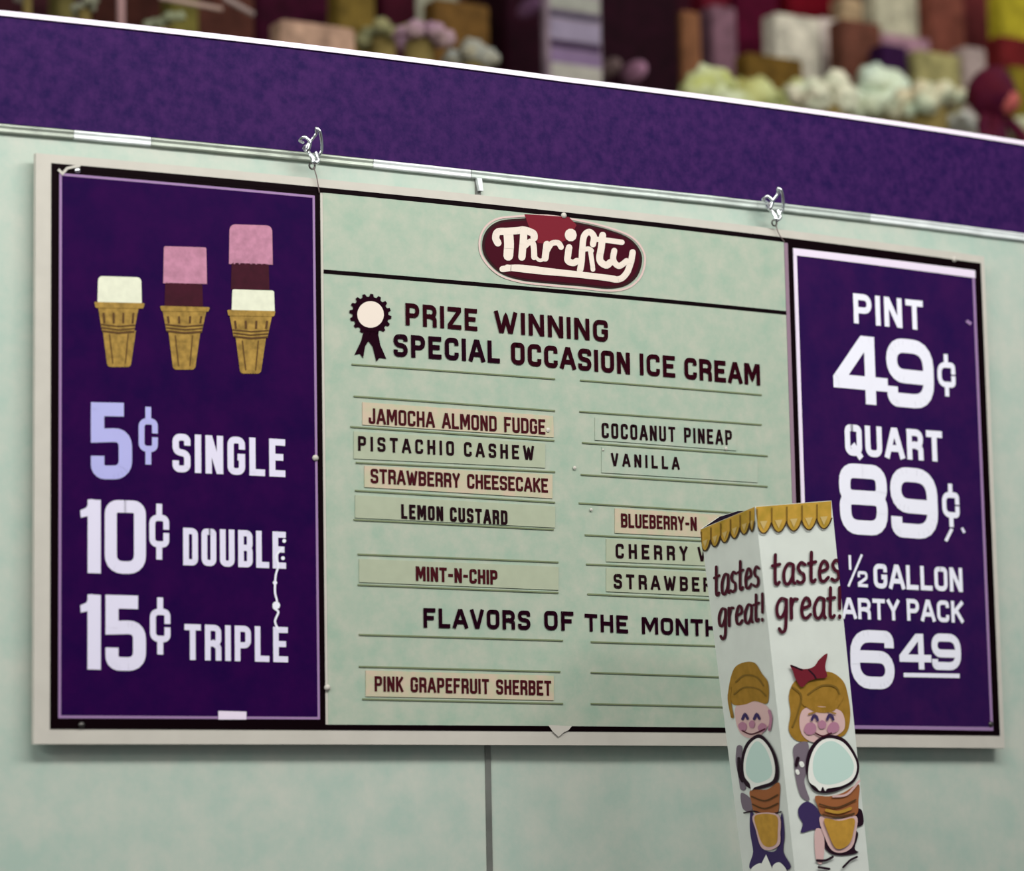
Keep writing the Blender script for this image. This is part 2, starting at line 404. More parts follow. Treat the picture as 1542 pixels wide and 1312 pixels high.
m_ = MB(); slab(m_, [(r0_-.0065, rt_+.011), (r1_+.006, rt_+.0125), (r1_+.006, rt_), (r0_-.0065, rt_)], 0, .0022, lavw_m, 10)
slab(m_, [(r0_-.0065, rt_+.002), (r0_, rt_+.002), (r0_, rb_), (r0_-.0065, rb_)], 0, .0020, lavw_m, 2)
m_.build('white_edging', rp)

# --- left panel print
m_ = MB(); T(m_, '5', (136, 722), (198, 722.5), (136, 606), .18, blue_ink, rad=1.0); m_.build('price_figure', lp)
tag(C.objects['price_figure'], 'pale blue figure 5')
m_ = MB(); T(m_, '¢', (208, 702), (237, 703), (208, 610), .10, blue_ink); m_.build('cent_sign', lp)
m_ = MB(); T(m_, 'SINGLE', (259, 711), (429, 719), (259, 653), .175, white_ink, gap=.24); m_.build('lettering', lp)
def fig(s, bl, br, tl, wt=.205, gap=.12, P=lp, m=white_ink):
    m_ = MB(); T(m_, s, bl, br, tl, wt, m, gap=gap); m_.build('price_figure', P)
def one(bl, br, tl):                # the 1 with its short flag
    m_ = MB(); T(m_, '1', bl, br, tl, .185, white_ink); x, y = tl
    fill(m_, [(x-1, y+17), (x+8, y+13), (x+15, y), (x+22, y+1), (x+22, y+24), (x+13, y+25), (x, y+28)], lambda a, b: S(*uv(a, b), .00165), white_ink)
    m_.build('price_figure', lp)
def cent(bl, br, tl, P=lp, m=white_ink, wt=.105):
    m_ = MB(); T(m_, '¢', bl, br, tl, wt, m); m_.build('cent_sign', P)
def word(s, bl, br, tl, wt, P, m=white_ink, **k):
    m_ = MB(); T(m_, s, bl, br, tl, wt, m, **k); m_.build('lettering', P)
one((121, 863), (151, 864), (121, 752)); fig('0', (157, 864), (219, 865), (157, 753), .17)
cent((224, 845), (254, 846), (224, 756))
word('DOUBLE', (275, 851.5), (430, 857), (275, 795), .165, lp, gap=.24)
one((121, 1008), (151, 1009), (121, 895)); fig('5', (158, 1010), (219, 1011), (158, 896), .18)
cent((225, 988), (256, 989), (225, 897))
word('TRIPLE', (277, 994), (433, 998), (277, 940), .17, lp, gap=.24)
# printed cones
def sgn(a, b, off=.0016): return S(*uv(a, b), off)
def cone_picture(scoops, rim, cup, low, name='cone_picture'):
    m_ = MB(); f = lambda a, b: S(*uv(a, b), .0016); g = lambda a, b: S(*uv(a, b), .0021)
    for (a, b2, c, d, mm, rr) in scoops:
        n = fillet([(a, b2, rr), (c, b2+2, rr), (c+1, d), (a-1, d-1)], True); fill(m_, n, f, mm)
    a, b2, c, d = cup; fill(m_, [(a, b2), (c, b2+1), (c-7, d+1), (a+6, d)], f, wafer)
    a, b2, c, d = low; fill(m_, fillet([(a, b2), (c, b2), (c-8, d, 5), (a+7, d, 5)], True), f, wafer)
    a, b2, c, d = rim; fill(m_, fillet([(a, b2, 2), (c, b2+2, 2), (c-2, d+1, 2), (a+2, d, 2)], True), g, wafer)
    a, b2, c, d = cup
    for k in range(3):
        y = d-1-k*5; ink(m_, stroke([(a+7-k, y), ((a+c)/2, y+3), (c-8+k, y+1)], 1.6 if k else 2.6), g, wafer2)
    for k in range(4):
        x = a+8+(c-a-16)*k/3; ink(m_, stroke([(x, b2+10), (x+(k-1.5)*-.8, d-14)], 3), g, wafer2)
    a, b2, c, d = low
    ink(m_, stroke([(a+10, b2+6), (a+15, d-6)], 1.4), g, wafer2); ink(m_, stroke([(c-12, b2+6), (c-16, d-6)], 1.4), g, wafer2)
    return m_.build(name, lp)
o = cone_picture([(147, 416, 212, 461, white_ice, 7)], (141, 455, 217, 464), (147, 463, 208, 500), (154, 498, 204, 553)); tag(o, 'single white scoop cone picture')
o = cone_picture([(248, 426, 304, 462, brown_ice, 3), (246, 371, 310, 428, pink_ice, 3)], (240, 461, 315, 469), (244, 468, 310, 500), (253, 500, 301, 557)); tag(o, 'double scoop cone picture, pink over chocolate')
o = cone_picture([(349, 436, 412, 472, white_ice, 3), (348, 396, 404, 437, brown_ice, 3), (345, 338, 409, 399, pink_ice, 9)], (341, 467, 414, 476), (345, 475, 409, 508), (354, 508, 400, 563)); tag(o, 'triple scoop cone picture')
# sticker and thin white streak
m_ = MB(); slab(m_, Q((328, 1071), (370, 1072), (370, 1084), (328, 1084)), .001, .0022, lavw_m, 2); m_.build('small_sticker', lp)
m_ = MB()
ink(m_, stroke(curve([(424, 826), (415, 838), (418, 852), (414, 868), (413, 892), (416, 906), (411, 915), (418, 922), (413, 936), (418, 948)]), 3.2, cap='round'), lambda a, b: S(*uv(a, b), .0020), white_ink2)
for x, y, r in ((427, 815, 3), (415, 912, 6), (425, 841, 3), (413, 878, 3.4)):
    fill(m_, [(x+r*math.cos(t*.7), y+r*math.sin(t*.7)) for t in range(9)], lambda a, b: S(*uv(a, b), .0021), white_ink2)
m_.build('white_streak', lp)

# --- centre print
def cword(s, bl, br, tl, wt, m=maroon_ink, **k):
    m_ = MB(); T(m_, s, bl, br, tl, wt, m, off=.0016, **k); m_.build('lettering', board)
cword('PRIZE', (610, 490), (718, 499), (610, 456.5), .20, gap=.26)
cword('WINNING', (744, 501), (915, 515.5), (744, 468), .21, gap=.24)
cword('SPECIAL', (592, 537), (752, 547.5), (592, 503), .21, dark_ink, gap=.24)
cword('OCCASION', (769, 549), (948, 564.5), (769, 515.5), .21, gap=.22)
cword('ICE', (963, 565), (1016, 569), (963, 532.5), .20, gap=.24)
cword('CREAM', (1030, 571), (1144, 581), (1030, 538.5), .21, gap=.22)
cword('FLAVORS', (637, 945.5), (798, 949), (637, 916), .21, dark_ink, gap=.24)
cword('OF', (819, 949), (863, 950.5), (819, 920), .21, dark_ink, gap=.26)
cword('THE', (880, 951), (945, 954), (880, 924.5), .21, dark_ink, gap=.26)
cword('MONTH', (966, 955), (1080, 959), (966, 929.5), .22, dark_ink, gap=.22)
# rosette
m_ = MB(); fn = lambda a, b: S(*uv(a, b), .0016); fn2 = lambda a, b: S(*uv(a, b), .0020)
cx, cy = 557, 474; ro = []
for k in range(96):
    a = k/96*2*math.pi; s = 1+.075*(1 if (k // 3) % 2 == 0 else -1)
    ro.append((cx+29.5*s*math.cos(a), cy+29*s*math.sin(a)+.08*29.5*math.cos(a)))
fill(m_, [(547, 498), (568, 500), (572, 520), (581, 541), (571, 539), (566, 545), (560, 522), (554, 514), (549, 522), (546, 540), (541, 533), (533, 535), (543, 514)], fn, dark_ink)
fill(m_, ro, fn, dark_ink)
fill(m_, [(cx+20*math.cos(k/40*2*math.pi), cy+20*math.sin(k/40*2*math.pi)) for k in range(40)], fn2, logo_w)
m_.build('prize_rosette', board)
# logo badge
m_ = MB(); lf = lambda a, b: S(*uv(a, b), .0022)
def L_(x, y): return (700+x/5.14, 310+y/5.14)
outer = curve([L_(*p) for p in [(130, 300), (165, 190), (260, 120), (420, 100), (640, 95), (900, 135), (1120, 190), (1280, 260), (1365, 380), (1345, 520), (1260, 610), (1120, 642), (900, 622), (640, 600), (430, 575), (270, 520), (160, 410)]], 6, True)
fill(m_, outer, lambda a, b: S(*uv(a, b), .0014), mat('logo_rim_dark', (40, 4, 12), .5))
halo = MB()
cc = (sum(p[0] for p in outer)/len(outer), sum(p[1] for p in outer)/len(outer))
sc2 = lambda k, d=0: [(cc[0]+(p[0]-cc[0])*k, cc[1]+(p[1]-cc[1])*(k-d)) for p in outer]
fill(m_, sc2(.965, .03), lambda a, b: S(*uv(a, b), .0017), redd_m)
fill(m_, [L_(455, 66), L_(800, 88), L_(860, 150), L_(800, 260), L_(700, 300), L_(560, 290), L_(490, 160)], lambda a, b: S(*uv(a, b), .0018), red_m)
badge = m_.build('logo_badge', board); tag(badge, 'red rounded badge with cream script')
m_ = MB()
ink(m_, stroke(sc2(1.035, -.03), 3.0, True), lambda a, b: S(*uv(a, b), .0013), mat('logo_pale_pink', (206, 182, 178), .5)); m_.build('badge_outline', badge)
m_ = MB()
def LS(pts, wd, n=6): ink(m_, stroke([L_(*p) for p in curve(pts, n)], wd*1.22/5.14, cap='round'), lf, logo_w)
LS([(250, 290), (232, 250), (250, 205), (320, 200), (400, 195), (450, 190), (520, 215), (530, 250)], 46)   # T bar
LS([(330, 220), (335, 300), (330, 390)], 62)                                                               # T stem
LS([(450, 190), (445, 280), (435, 400)], 46); LS([(450, 320), (500, 280), (525, 310), (530, 400)], 38)    # h
LS([(628, 300), (622, 350), (615, 408)], 44); LS([(632, 345), (665, 295), (715, 290), (738, 322)], 36)     # r
LS([(545, 405), (575, 425), (615, 410)], 22)
LS([(812, 225), (813, 232)], 76); LS([(800, 325), (792, 380), (790, 425), (830, 445), (860, 430)], 42)     # i
LS([(985, 300), (992, 240), (955, 205), (915, 240), (902, 340), (897, 430), (885, 500)], 40)               # f
LS([(905, 345), (950, 335), (975, 350)], 30); LS([(965, 350), (975, 420), (985, 495)], 30)
LS([(1060, 230), (1050, 320), (1038, 420), (1085, 462), (1120, 440)], 44); LS([(1020, 262), (1100, 270), (1210, 285)], 34)  # t
LS([(1150, 350), (1142, 420), (1185, 468), (1245, 430)], 38)                                                # y
LS([(1292, 362), (1275, 450), (1240, 530), (1180, 572), (1060, 556), (700, 515), (420, 482), (285, 492)], 40)
LS([(320, 480), (560, 508), (900, 538), (1150, 566)], 38)
m_.build('script_lettering', badge)

# track rails
rails = [((529, 549), (835, 571)), ((532, 597), (835, 619)), ((527, 643), (834, 664)), ((535, 697), (835, 711)), ((534, 739), (835, 757)),
         ((532, 783), (833, 798)), ((538, 835), (840, 847)), ((538, 881), (840, 893)), ((540, 956), (847, 965)), ((540, 1004), (843, 1012)), ((545, 1053), (847, 1060)),
         ((873, 573), (1146, 595)), ((872, 620), (1146, 640)), ((876, 667), (1155, 687)), ((874, 715), (1155, 733)), ((871, 758), (1130, 774)),
         ((880, 806), (1160, 820)), ((882, 850), (1160, 862)), ((884, 895), (1165, 908)), ((889, 967), (1165, 976)), ((889, 1013), (1168, 1023)), ((889, 1060), (1168, 1067))]
for (a, b_) in rails:
    A = uv(*a); B = uv(*b_); m_ = MB(); hh = .0010
    slab(m_, [(A[0], A[1]+hh), (B[0], B[1]+hh), (B[0], B[1]-hh), (A[0], A[1]-hh)],  .0004, .0020, rail_m, 6)
    m_.build('track_rail', board)
# corner screws, clips
def disc(mb, px, py, r, o0, o1, m, n=12):
    c = uv(px, py); vs = [S(c[0]+r*math.cos(t*2*math.pi/n), c[1]+r*math.sin(t*2*math.pi/n), o) for o in (o0, o1) for t in range(n)]
    vs.append(S(c[0], c[1], o1+.0012)); fs = [(t, (t+1) % n, n+(t+1) % n, n+t) for t in range(n)]+[(n+t, n+(t+1) % n, 2*n) for t in range(n)]
    mb.add(vs, fs, m)
for px, py, m in ((122, 1092, steel), (116, 257, chrome), (1436, 391, frame_m), (848, 325, frame_m), (474, 690, frame_m), (492, 1036, frame_m), (1491, 1091, steel)):
    m_ = MB(); disc(m_, px, py, .0042, .0008, .003, m); m_.build('screw', board, smooth=True)
m_ = MB(); fill(m_, [(824, 1092), (860, 1094), (855, 1100), (848, 1103), (840, 1110), (832, 1103)], lambda a, b: S(*uv(a, b), .0022), frame_m); m_.build('worn_paint_patch', board)
m_ = MB(); ink(m_, stroke([(88, 257), (93, 262), (100, 254), (118, 250)], 4), lambda a, b: S(*uv(a, b), .0024), frame_m)
m_.build('worn_paint_patch', board)

# --- right panel print
word('PINT', (1285, 487), (1390, 498), (1285, 442), .21, rp, white_ink2, gap=.22)
word('QUART', (1272, 686), (1419, 696), (1272, 639), .22, rp, white_ink2, gap=.20)
fig('4', (1255, 605), (1337, 612), (1255, 502), .20, P=rp, m=white_ink2); fig('9', (1336, 611.5), (1407, 618), (1336, 508), .205, P=rp, m=white_ink2)
cent((1412, 598), (1439, 600), (1412, 531), P=rp, m=white_ink2, wt=.125)
fig('8', (1265, 804), (1337, 808), (1265, 697), .205, P=rp, m=white_ink2); fig('9', (1342, 808.5), (1413, 814), (1342, 702), .205, P=rp, m=white_ink2)
cent((1419, 795), (1445, 797), (1419, 726), P=rp, m=white_ink2, wt=.125)
m_ = MB(); ff = lambda a, b: S(*uv(a, b), .0020)
ink(m_, stroke([(1431, 799), (1424, 813)], 5), ff, white_ink2); m_.build('white_streak', rp)
m_ = MB(); ink(m_, stroke([(1448, 797), (1450, 801)], 4), ff, white_ink); m_.build('paint_chip', rp)
m_ = MB(); ink(m_, stroke([(1456, 485), (1459, 487)], 5), ff, lav_m); m_.build('paint_chip', rp)
word('1', (1274, 858), (1281, 858.5), (1274, 836), .22, rp, white_ink2)
m_ = MB(); ink(m_, stroke([(1277, 882), (1296, 837)], 3.4), ff, white_ink2); m_.build('fraction_bar', rp)
word('2', (1291, 884), (1306, 885), (1291, 860), .2, rp, white_ink2)
word('GALLON', (1315, 886), (1449, 892), (1315, 849), .20, rp, white_ink2, gap=.16)
word('PARTY', (1245, 931), (1354, 935), (1245, 899), .20, rp, white_ink2, gap=.16)
word('PACK', (1365, 935), (1450, 938.5), (1365, 902), .20, rp, white_ink2, gap=.18)
fig('6', (1281, 1037), (1347, 1039), (1281, 948), .21, P=rp, m=white_ink2)
word('4', (1354, 1008), (1402, 1009), (1354, 954), .21, rp, white_ink2); word('9', (1403, 1009), (1447, 1010), (1403, 954), .22, rp, white_ink2)
m_ = MB(); slab(m_, Q((1360, 1013.5), (1444, 1015), (1444, 1021.5), (1360, 1020)), .001, .0018, white_ink2, 4); m_.build('price_underline', rp)

# ------------------------------------------------------------------ slip-in flavour strips (things held in the tracks)
strips = [
 ('JAMOCHA ALMOND FUDGE', (545, 606), (832, 627), (833, 659), (545, 640), (554, 638.5), (820, 655), (554, 615), strip_m, tile_ink, .17, .18),
 ('PISTACHIO CASHEW', (532, 650), (820, 668), (820, 705), (532, 691), (538, 679), (803, 693.5), (538, 657), strip2_m, tile_ink2, .19, .55),
 ('STRAWBERRY CHEESECAKE', (548, 702), (831, 715), (831, 751), (548, 734), (557, 728), (824, 742.5), (557, 706), strip_m, tile_ink, .18, .16),
 ('LEMON CUSTARD', (534, 746), (835, 763), (835, 795), (534, 780), (603, 781.5), (763, 791), (603, 759.5), strip2_m, tile_ink2, .20, .26),
 ('MINT-N-CHIP', (540, 842), (840, 854), (840, 889), (540, 877), (625, 875), (748, 881), (625, 853), strip2_m, tile_ink, .20, .16),
 ('PINK GRAPEFRUIT SHERBET', (550, 1010), (833, 1018), (833, 1055), (550, 1049), (563, 1041.5), (829, 1048), (563, 1018.5), strip_m, tile_ink, .18, .18),
 ('COCOANUT PINEAP', (895, 629), (1108, 644), (1108, 679), (895, 663), (905, 660), (1101, 671), (905, 637), board_m, tile_ink2, .18, .36),
 ('VANILLA', (905, 673), (1140, 691), (1140, 727), (905, 712), (919, 702), (1022, 708), (919, 682.5), board_m, tile_ink2, .20, .60),
 ('BLUEBERRY-N', (925, 766), (1150, 780), (1150, 814), (925, 803), (934, 794.5), (1048, 800), (934, 773.5), strip_m, tile_ink, .18, .16),
 ('CHERRY V', (912, 812), (1150, 824), (1150, 856), (912, 846), (926, 841), (1062, 846), (926, 819), strip2_m, tile_ink2, .20, .60),
 ('STRAWBER', (912, 856), (1150, 867), (1150, 902), (912, 891), (923, 886.5), (1070, 892), (923, 864.5), strip2_m, tile_ink2, .20, .52),
]
SL = {'JAMOCHA ALMOND FUDGE': 'cream strip lettered JAMOCHA ALMOND FUDGE, top of the left column',
 'PISTACHIO CASHEW': 'greenish strip lettered PISTACHIO CASHEW in widely spaced letters',
 'STRAWBERRY CHEESECAKE': 'cream strip lettered STRAWBERRY CHEESECAKE in brown',
 'LEMON CUSTARD': 'greenish strip lettered LEMON CUSTARD at its middle',
 'MINT-N-CHIP': 'greenish strip lettered MINT-N-CHIP above the flavors of the month heading',
 'PINK GRAPEFRUIT SHERBET': 'cream strip lettered PINK GRAPEFRUIT SHERBET, lowest on the board',
 'COCOANUT PINEAP': 'pale strip lettered COCOANUT PINEAP, top of the right column',
 'VANILLA': 'pale strip lettered VANILLA in spaced black letters',
 'BLUEBERRY-N': 'cream strip lettered BLUEBERRY-N, its right end behind the paper bag',
 'CHERRY V': 'greenish strip lettered CHERRY with a second word behind the bag',
 'STRAWBER': 'greenish strip lettered STRAWBER, running behind the bag in the right column'}
for s, a, b_, c, d, bl, br, tl, sm_, im, wt, gp in strips:
    q = Q(a, b_, c, d); e = empty('flavor_strip', S((q[0][0]+q[1][0])/2, q[2][1]), SL[s], 'flavor strip', 'slip-in flavor strips on the menu board')
    m_ = MB(); slab(m_, q, .0008, .0019, sm_, 6); m_.build('card', e)
    m_ = MB(); T(m_, s, bl, br, tl, wt, im, off=.0024, gap=gp, space=1.3 if gp > .3 else 1.0, rad=.8); m_.build('lettering', e)
# glare beside the letters, painted as little white discs
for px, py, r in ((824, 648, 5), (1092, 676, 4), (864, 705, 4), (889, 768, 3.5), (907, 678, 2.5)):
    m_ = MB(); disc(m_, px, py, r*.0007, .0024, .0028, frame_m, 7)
    m_.build('glare_chip', board)

# ------------------------------------------------------------------ hanging wires
def tube(mb, pts, r, m, n=8):
    P = [Vector(p) for p in pts]; k = len(P); vs = []
    up = Vector((.3, .5, .8))
    for i in range(k):
        t = (P[min(i+1, k-1)]-P[max(i-1, 0)]).normalized(); a = t.cross(up).normalized(); b_ = t.cross(a)
        for j in range(n): vs.append(P[i]+(a*math.cos(j*2*math.pi/n)+b_*math.sin(j*2*math.pi/n))*r)
    fs = [(i*n+j, i*n+(j+1) % n, (i+1)*n+(j+1) % n, (i+1)*n+j) for i in range(k-1) for j in range(n)]
    fs += [tuple(range(n))[::-1], tuple((k-1)*n+j for j in range(n))]
    mb.add(vs, fs, m)
def c3(pts, n=6):
    P = [Vector(p) for p in pts]; out = []
    for i in range(len(P)-1):
        p0 = P[max(i-1, 0)]; p1 = P[i]; p2 = P[i+1]; p3 = P[min(i+2, len(P)-1)]
        for k in range(n):
            t = k/n; out.append(.5*((2*p1)+(p2-p0)*t+(2*p0-5*p1+4*p2-p3)*t*t+(3*p1-p0-3*p2+p3)*t**3))
    out.append(P[-1]); return out
def hanger(px, py, ex, ey, label, s=1.0):
    h = lambda x, y, o: S(*uv(px+x*s, py+y*s, o), o)
    e = empty('wire_hanger', h(0, 0, .0), label, 'hanger', 'wire hangers on the fascia rail')
    m_ = MB(); tube(m_, c3([h(-14, -8, .0), h(-20, -12, .004), h(-12, -17, .012), h(-4, -8, .016), h(-8, 4, .012), h(-12, 0, .006), h(-4, -10, .004), h(5, -22, .008), h(4, -30, .014), h(10, -26, .018), h(13, -12, .014), h(13, 4, .010), h(6, 14, .006)]), .0024, chrome); m_.build('bent_wire', e, smooth=True)
    m_ = MB(); tube(m_, c3([h(-14, -2, -.002), h(-2, 12, .006), h(2, 22, .009), h(8, 18, .008), h(4, 6, .004)]), .0032, chrome); m_.build('hook', e, smooth=True)
    m_ = MB(); c = h(-1, 27, .006); vs = []
    tube(m_, [c+Vector((.0045*math.cos(t*.6283), 0, .0045*math.sin(t*.6283))) for t in range(11)], .0014, steel, 6); m_.build('ring', e, smooth=True)
    m_ = MB(); tube(m_, c3([h(1, 28, .007), h(6, 44, .005), S(*uv(ex, ey, .002), .002)]), .0008, mat('grey_string', (120, 104, 104), .7), 6); m_.build('string', e, smooth=True)
hanger(471, 223, 481, 291, 'bright bent wire hanger over the joint beside the cone prices')
hanger(1167, 311, 1181, 364, 'bent wire hanger near the pint prices, right along the rail', .92)

# ------------------------------------------------------------------ paper bag in front
DB = 4.16
def at_depth(px, py, d): return EYE + (fw + RT*((px-771)/F_PX) - UP*((py-656)/F_PX))*d
tops = [at_depth(1055, 797, DB+.11), at_depth(1137, 763, DB), at_depth(1252, 754, DB+.06)]
bots = [at_depth(1120, 1322, DB+.11), at_depth(1197, 1312, DB), at_depth(1308, 1304, DB+.06)]
ZB = 1.40
bots = [t+(b_-t)*((ZB+.001-t.z)/(b_.z-t.z)) for t, b_ in zip(tops, bots)]
D1 = tops[0]+tops[2]-tops[1]; D0 = bots[0]+bots[2]-bots[1]; D1.z = tops[0].z+.004
bag = empty('paper_bag', (bots[0]+bots[2])/2, 'tall white printed paper bag with gold scalloped top leaning before the board', 'paper bag')
bg = MB(); NR = 24
def bagrow(t):
    A, B_, Cc = [a*(1-t)+b_*t for a, b_ in zip(tops, bots)]; D_ = D1*(1-t)+D0*t
    back = []
    for i in range(9):
        s = i/8; p = (Cc*(1-s)**2 + D_*2*s*(1-s)*1.0 + A*s*s)
        back.append(p)
    lift = (1-t)**6; prof_ = [0, .003, .007, .012, .017, .021, .023, .017, 0]
    for i, p in enumerate(back): p.z += lift*prof_[i]
    L1 = [A.lerp(B_, i/5) for i in range(6)]; L2 = [B_.lerp(Cc, i/5) for i in range(6)]
    return L1+L2[1:]+back[1:-1]
rows = [bagrow(j/NR) for j in range(NR+1)]; nn = len(rows[0])
vs = [p for r in rows for p in r]
cen_ = [sum(r, Vector())/nn for r in rows]
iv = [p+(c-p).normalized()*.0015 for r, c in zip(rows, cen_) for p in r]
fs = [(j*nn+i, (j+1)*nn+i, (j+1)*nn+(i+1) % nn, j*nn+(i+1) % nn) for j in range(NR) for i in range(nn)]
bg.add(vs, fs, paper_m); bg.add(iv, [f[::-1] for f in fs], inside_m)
k0 = len(vs); bg.add([p for p in rows[0]]+[iv[i] for i in range(nn)], [(i, (i+1) % nn, nn+(i+1) % nn, nn+i) for i in range(nn)], paper_m)
bg.add(rows[-1], [tuple(range(nn))[::-1]], paper_m)
bg.build('bag_body', bag)
nL = (bots[0]-tops[0]).cross(tops[1]-tops[0]).normalized(); nR = (bots[1]-tops[1]).cross(tops[2]-tops[1]).normalized()
if nL.dot(fw) > 0: nL = -nL
if nR.dot(fw) > 0: nR = -nR
def face_fn(side, off=.0012):
    off = off
    a, b_ = (0, 1) if side == 'L' else (1, 2); nv = nL if side == 'L' else nR
    def F(px, py):
        # solve for the point of the ruled face seen at this mark
        s, t = .5, .3
        d = ray(px, py)
        for _ in range(8):
            p0 = tops[a].lerp(bots[a], t); p1 = tops[b_].lerp(bots[b_], t); P = p0.lerp(p1, s)
            e = P-EYE; e = e-d*e.dot(d)
            ds = (p1-p0); ds = ds-d*ds.dot(d); dt = ((bots[a]-tops[a]).lerp(bots[b_]-tops[b_], s)); dt = dt-d*dt.dot(d)
            A11 = ds.dot(ds); A12 = ds.dot(dt); A22 = dt.dot(dt); B1 = -e.dot(ds); B2 = -e.dot(dt); det = A11*A22-A12*A12
            s += (B1*A22-B2*A12)/det; t += (A11*B2-A12*B1)/det
        s = min(max(s, 0.0), 1.0)
        p0 = tops[a].lerp(bots[a], t); p1 = tops[b_].lerp(bots[b_], t)
        return p0.lerp(p1, s)+nv*off
    return F
FL, FR = face_fn('L'), face_fn('R'); FL2, FR2 = face_fn('L', .0018), face_fn('R', .0018); FL3, FR3 = face_fn('L', .0024), face_fn('R', .0024)
print_dark = mat('dark_print', (36, 14, 30), .6); maroon_p = mat('maroon_print', (70, 12, 34), .6)
gold_line = mat('gold_dark_line', (120, 92, 36), .6); skin_p = mat('printed_skin', (212, 178, 176), .6); hair_p = mat('printed_hair', (170, 128, 50), .6, var=.12, scale=90, rgb2=(138, 104, 36))
mauve_p = mat('printed_mauve', (176, 124, 148), .6); red_p = mat('printed_red_bow', (112, 30, 44), .6); blue_p = mat('printed_blue', (60, 46, 92), .6); cone_p = mat('printed_cone', (186, 142, 58), .6, var=.10, scale=90)
cup_p = mat('printed_cup', (156, 96, 58), .6); ice_p = mat('printed_ice', (196, 222, 214), .6); rimw = mat('printed_white', (236, 238, 232), .6); grey_p = mat('printed_grey', (120, 108, 120), .6)
gold_dark = mat('gold_outline', (64, 46, 30), .6)
# gold awning, one scallop at a time along each face
def awning(F, F2, pts, depth, name):
    m_ = MB(); 
    for i in range(len(pts)-1):
        (x0, y0), (x1, y1) = pts[i], pts[i+1]; dx = x1-x0; dy = y1-y0; ll = depth*.62
        sc_ = [(x0+dx*k/8+3*.1, y0+dy*k/8+ll+(depth-ll)*math.sin(math.pi*k/8)**.8) for k in range(9)]
        poly = [(x0, y0), (x1, y1)]+sc_[::-1]
        fill(m_, poly, F, gold_m)
        ink(m_, stroke([(p[0], p[1]+1.2) for p in sc_], 2.0), F2, gold_dark)
        ink(m_, stroke([(x0+1, y0+4), (x0+1, y0+ll)], 2.2), F2, gold_line)
        inner = [(x0+dx*.25, y0+dy*.25+ll*.9), (x0+dx*.75, y0+dy*.75+ll*.9), (x0+dx*.5, y0+dy*.5+ll+(depth-ll)*.7)]
        fill(m_, inner, F2, mat('printed_peach', (196, 170, 110), .6))
    return m_.build(name, bag)
awning(FL, FL2, [(1056+81*k/5.5 if k < 5.5 else 1137, 797.5-34*min(k, 5.5)/5.5) for k in (0, 1, 2, 3, 4, 5, 5.5)], 34, 'awning_print')
awning(FR, FR2, [(1137.5+k*22.7, 763.5-k*1.75) for k in range(6)], 40, 'awning_print')
# hand lettering
LC = {
 't': ([[(.35, 1.5), (.32, .6), (.35, .1), (.6, 0), (.8, .1)], [(0, .95), (.85, 1.0)]], .72),
 'a': ([[(.85, .95), (.45, 1.0), (.1, .6), (.15, .1), (.5, 0), (.85, .4), (.88, .95), (.86, .2), (1.0, 0)]], 1.0),
 's': ([[(.85, .9), (.45, 1.02), (.15, .8), (.35, .55), (.7, .42), (.75, .12), (.4, 0), (.05, .1)]], .82),
 'e': ([[(.1, .5), (.8, .62), (.75, .92), (.4, 1.0), (.08, .6), (.15, .12), (.5, 0), (.9, .18)]], .88),
 'g': ([[(.85, .95), (.45, 1.0), (.1, .6), (.2, .12), (.55, .1), (.85, .5), (.88, 1.0), (.88, 0), (.8, -.55), (.5, -.68), (.3, -.5)]], 1.0),
 'r': ([[(.15, 1.0), (.2, 0)], [(.2, .6), (.45, .95), (.8, .95)]], .8),
 '!': ([[(.3, 1.5), (.3, .45)], [(.3, .08), (.3, 0)]], .5),
}
def hand(s, F, a, b_, xh, wd, P=bag):
    tot = sum(LC[c][1] for c in s)+.12*(len(s)-1); m_ = MB(); x = 0; L = b_[0]-a[0]; k = L/tot; sl = (b_[1]-a[1])/L
    for c in s:
        for path in LC[c][0]:
            pts = [(a[0]+(x+p[0]*LC[c][1]*.95)*k, a[1]+sl*(x+p[0])*k-p[1]*xh) for p in curve(path, 4)]
            ink(m_, stroke(pts, wd, cap='round'), F, maroon_p)
        x += LC[c][1]+.12
    return m_.build('hand_lettering', P)
hand('tastes', FL2, (1077, 898), (1146, 882), 29, 4.2); hand('great!', FL2, (1083, 945), (1154, 934), 27, 4.2)
hand('tastes', FR2, (1162, 881), (1266, 874), 30, 5.0); hand('great!', FR2, (1167, 932), (1270, 930), 30, 5.0)
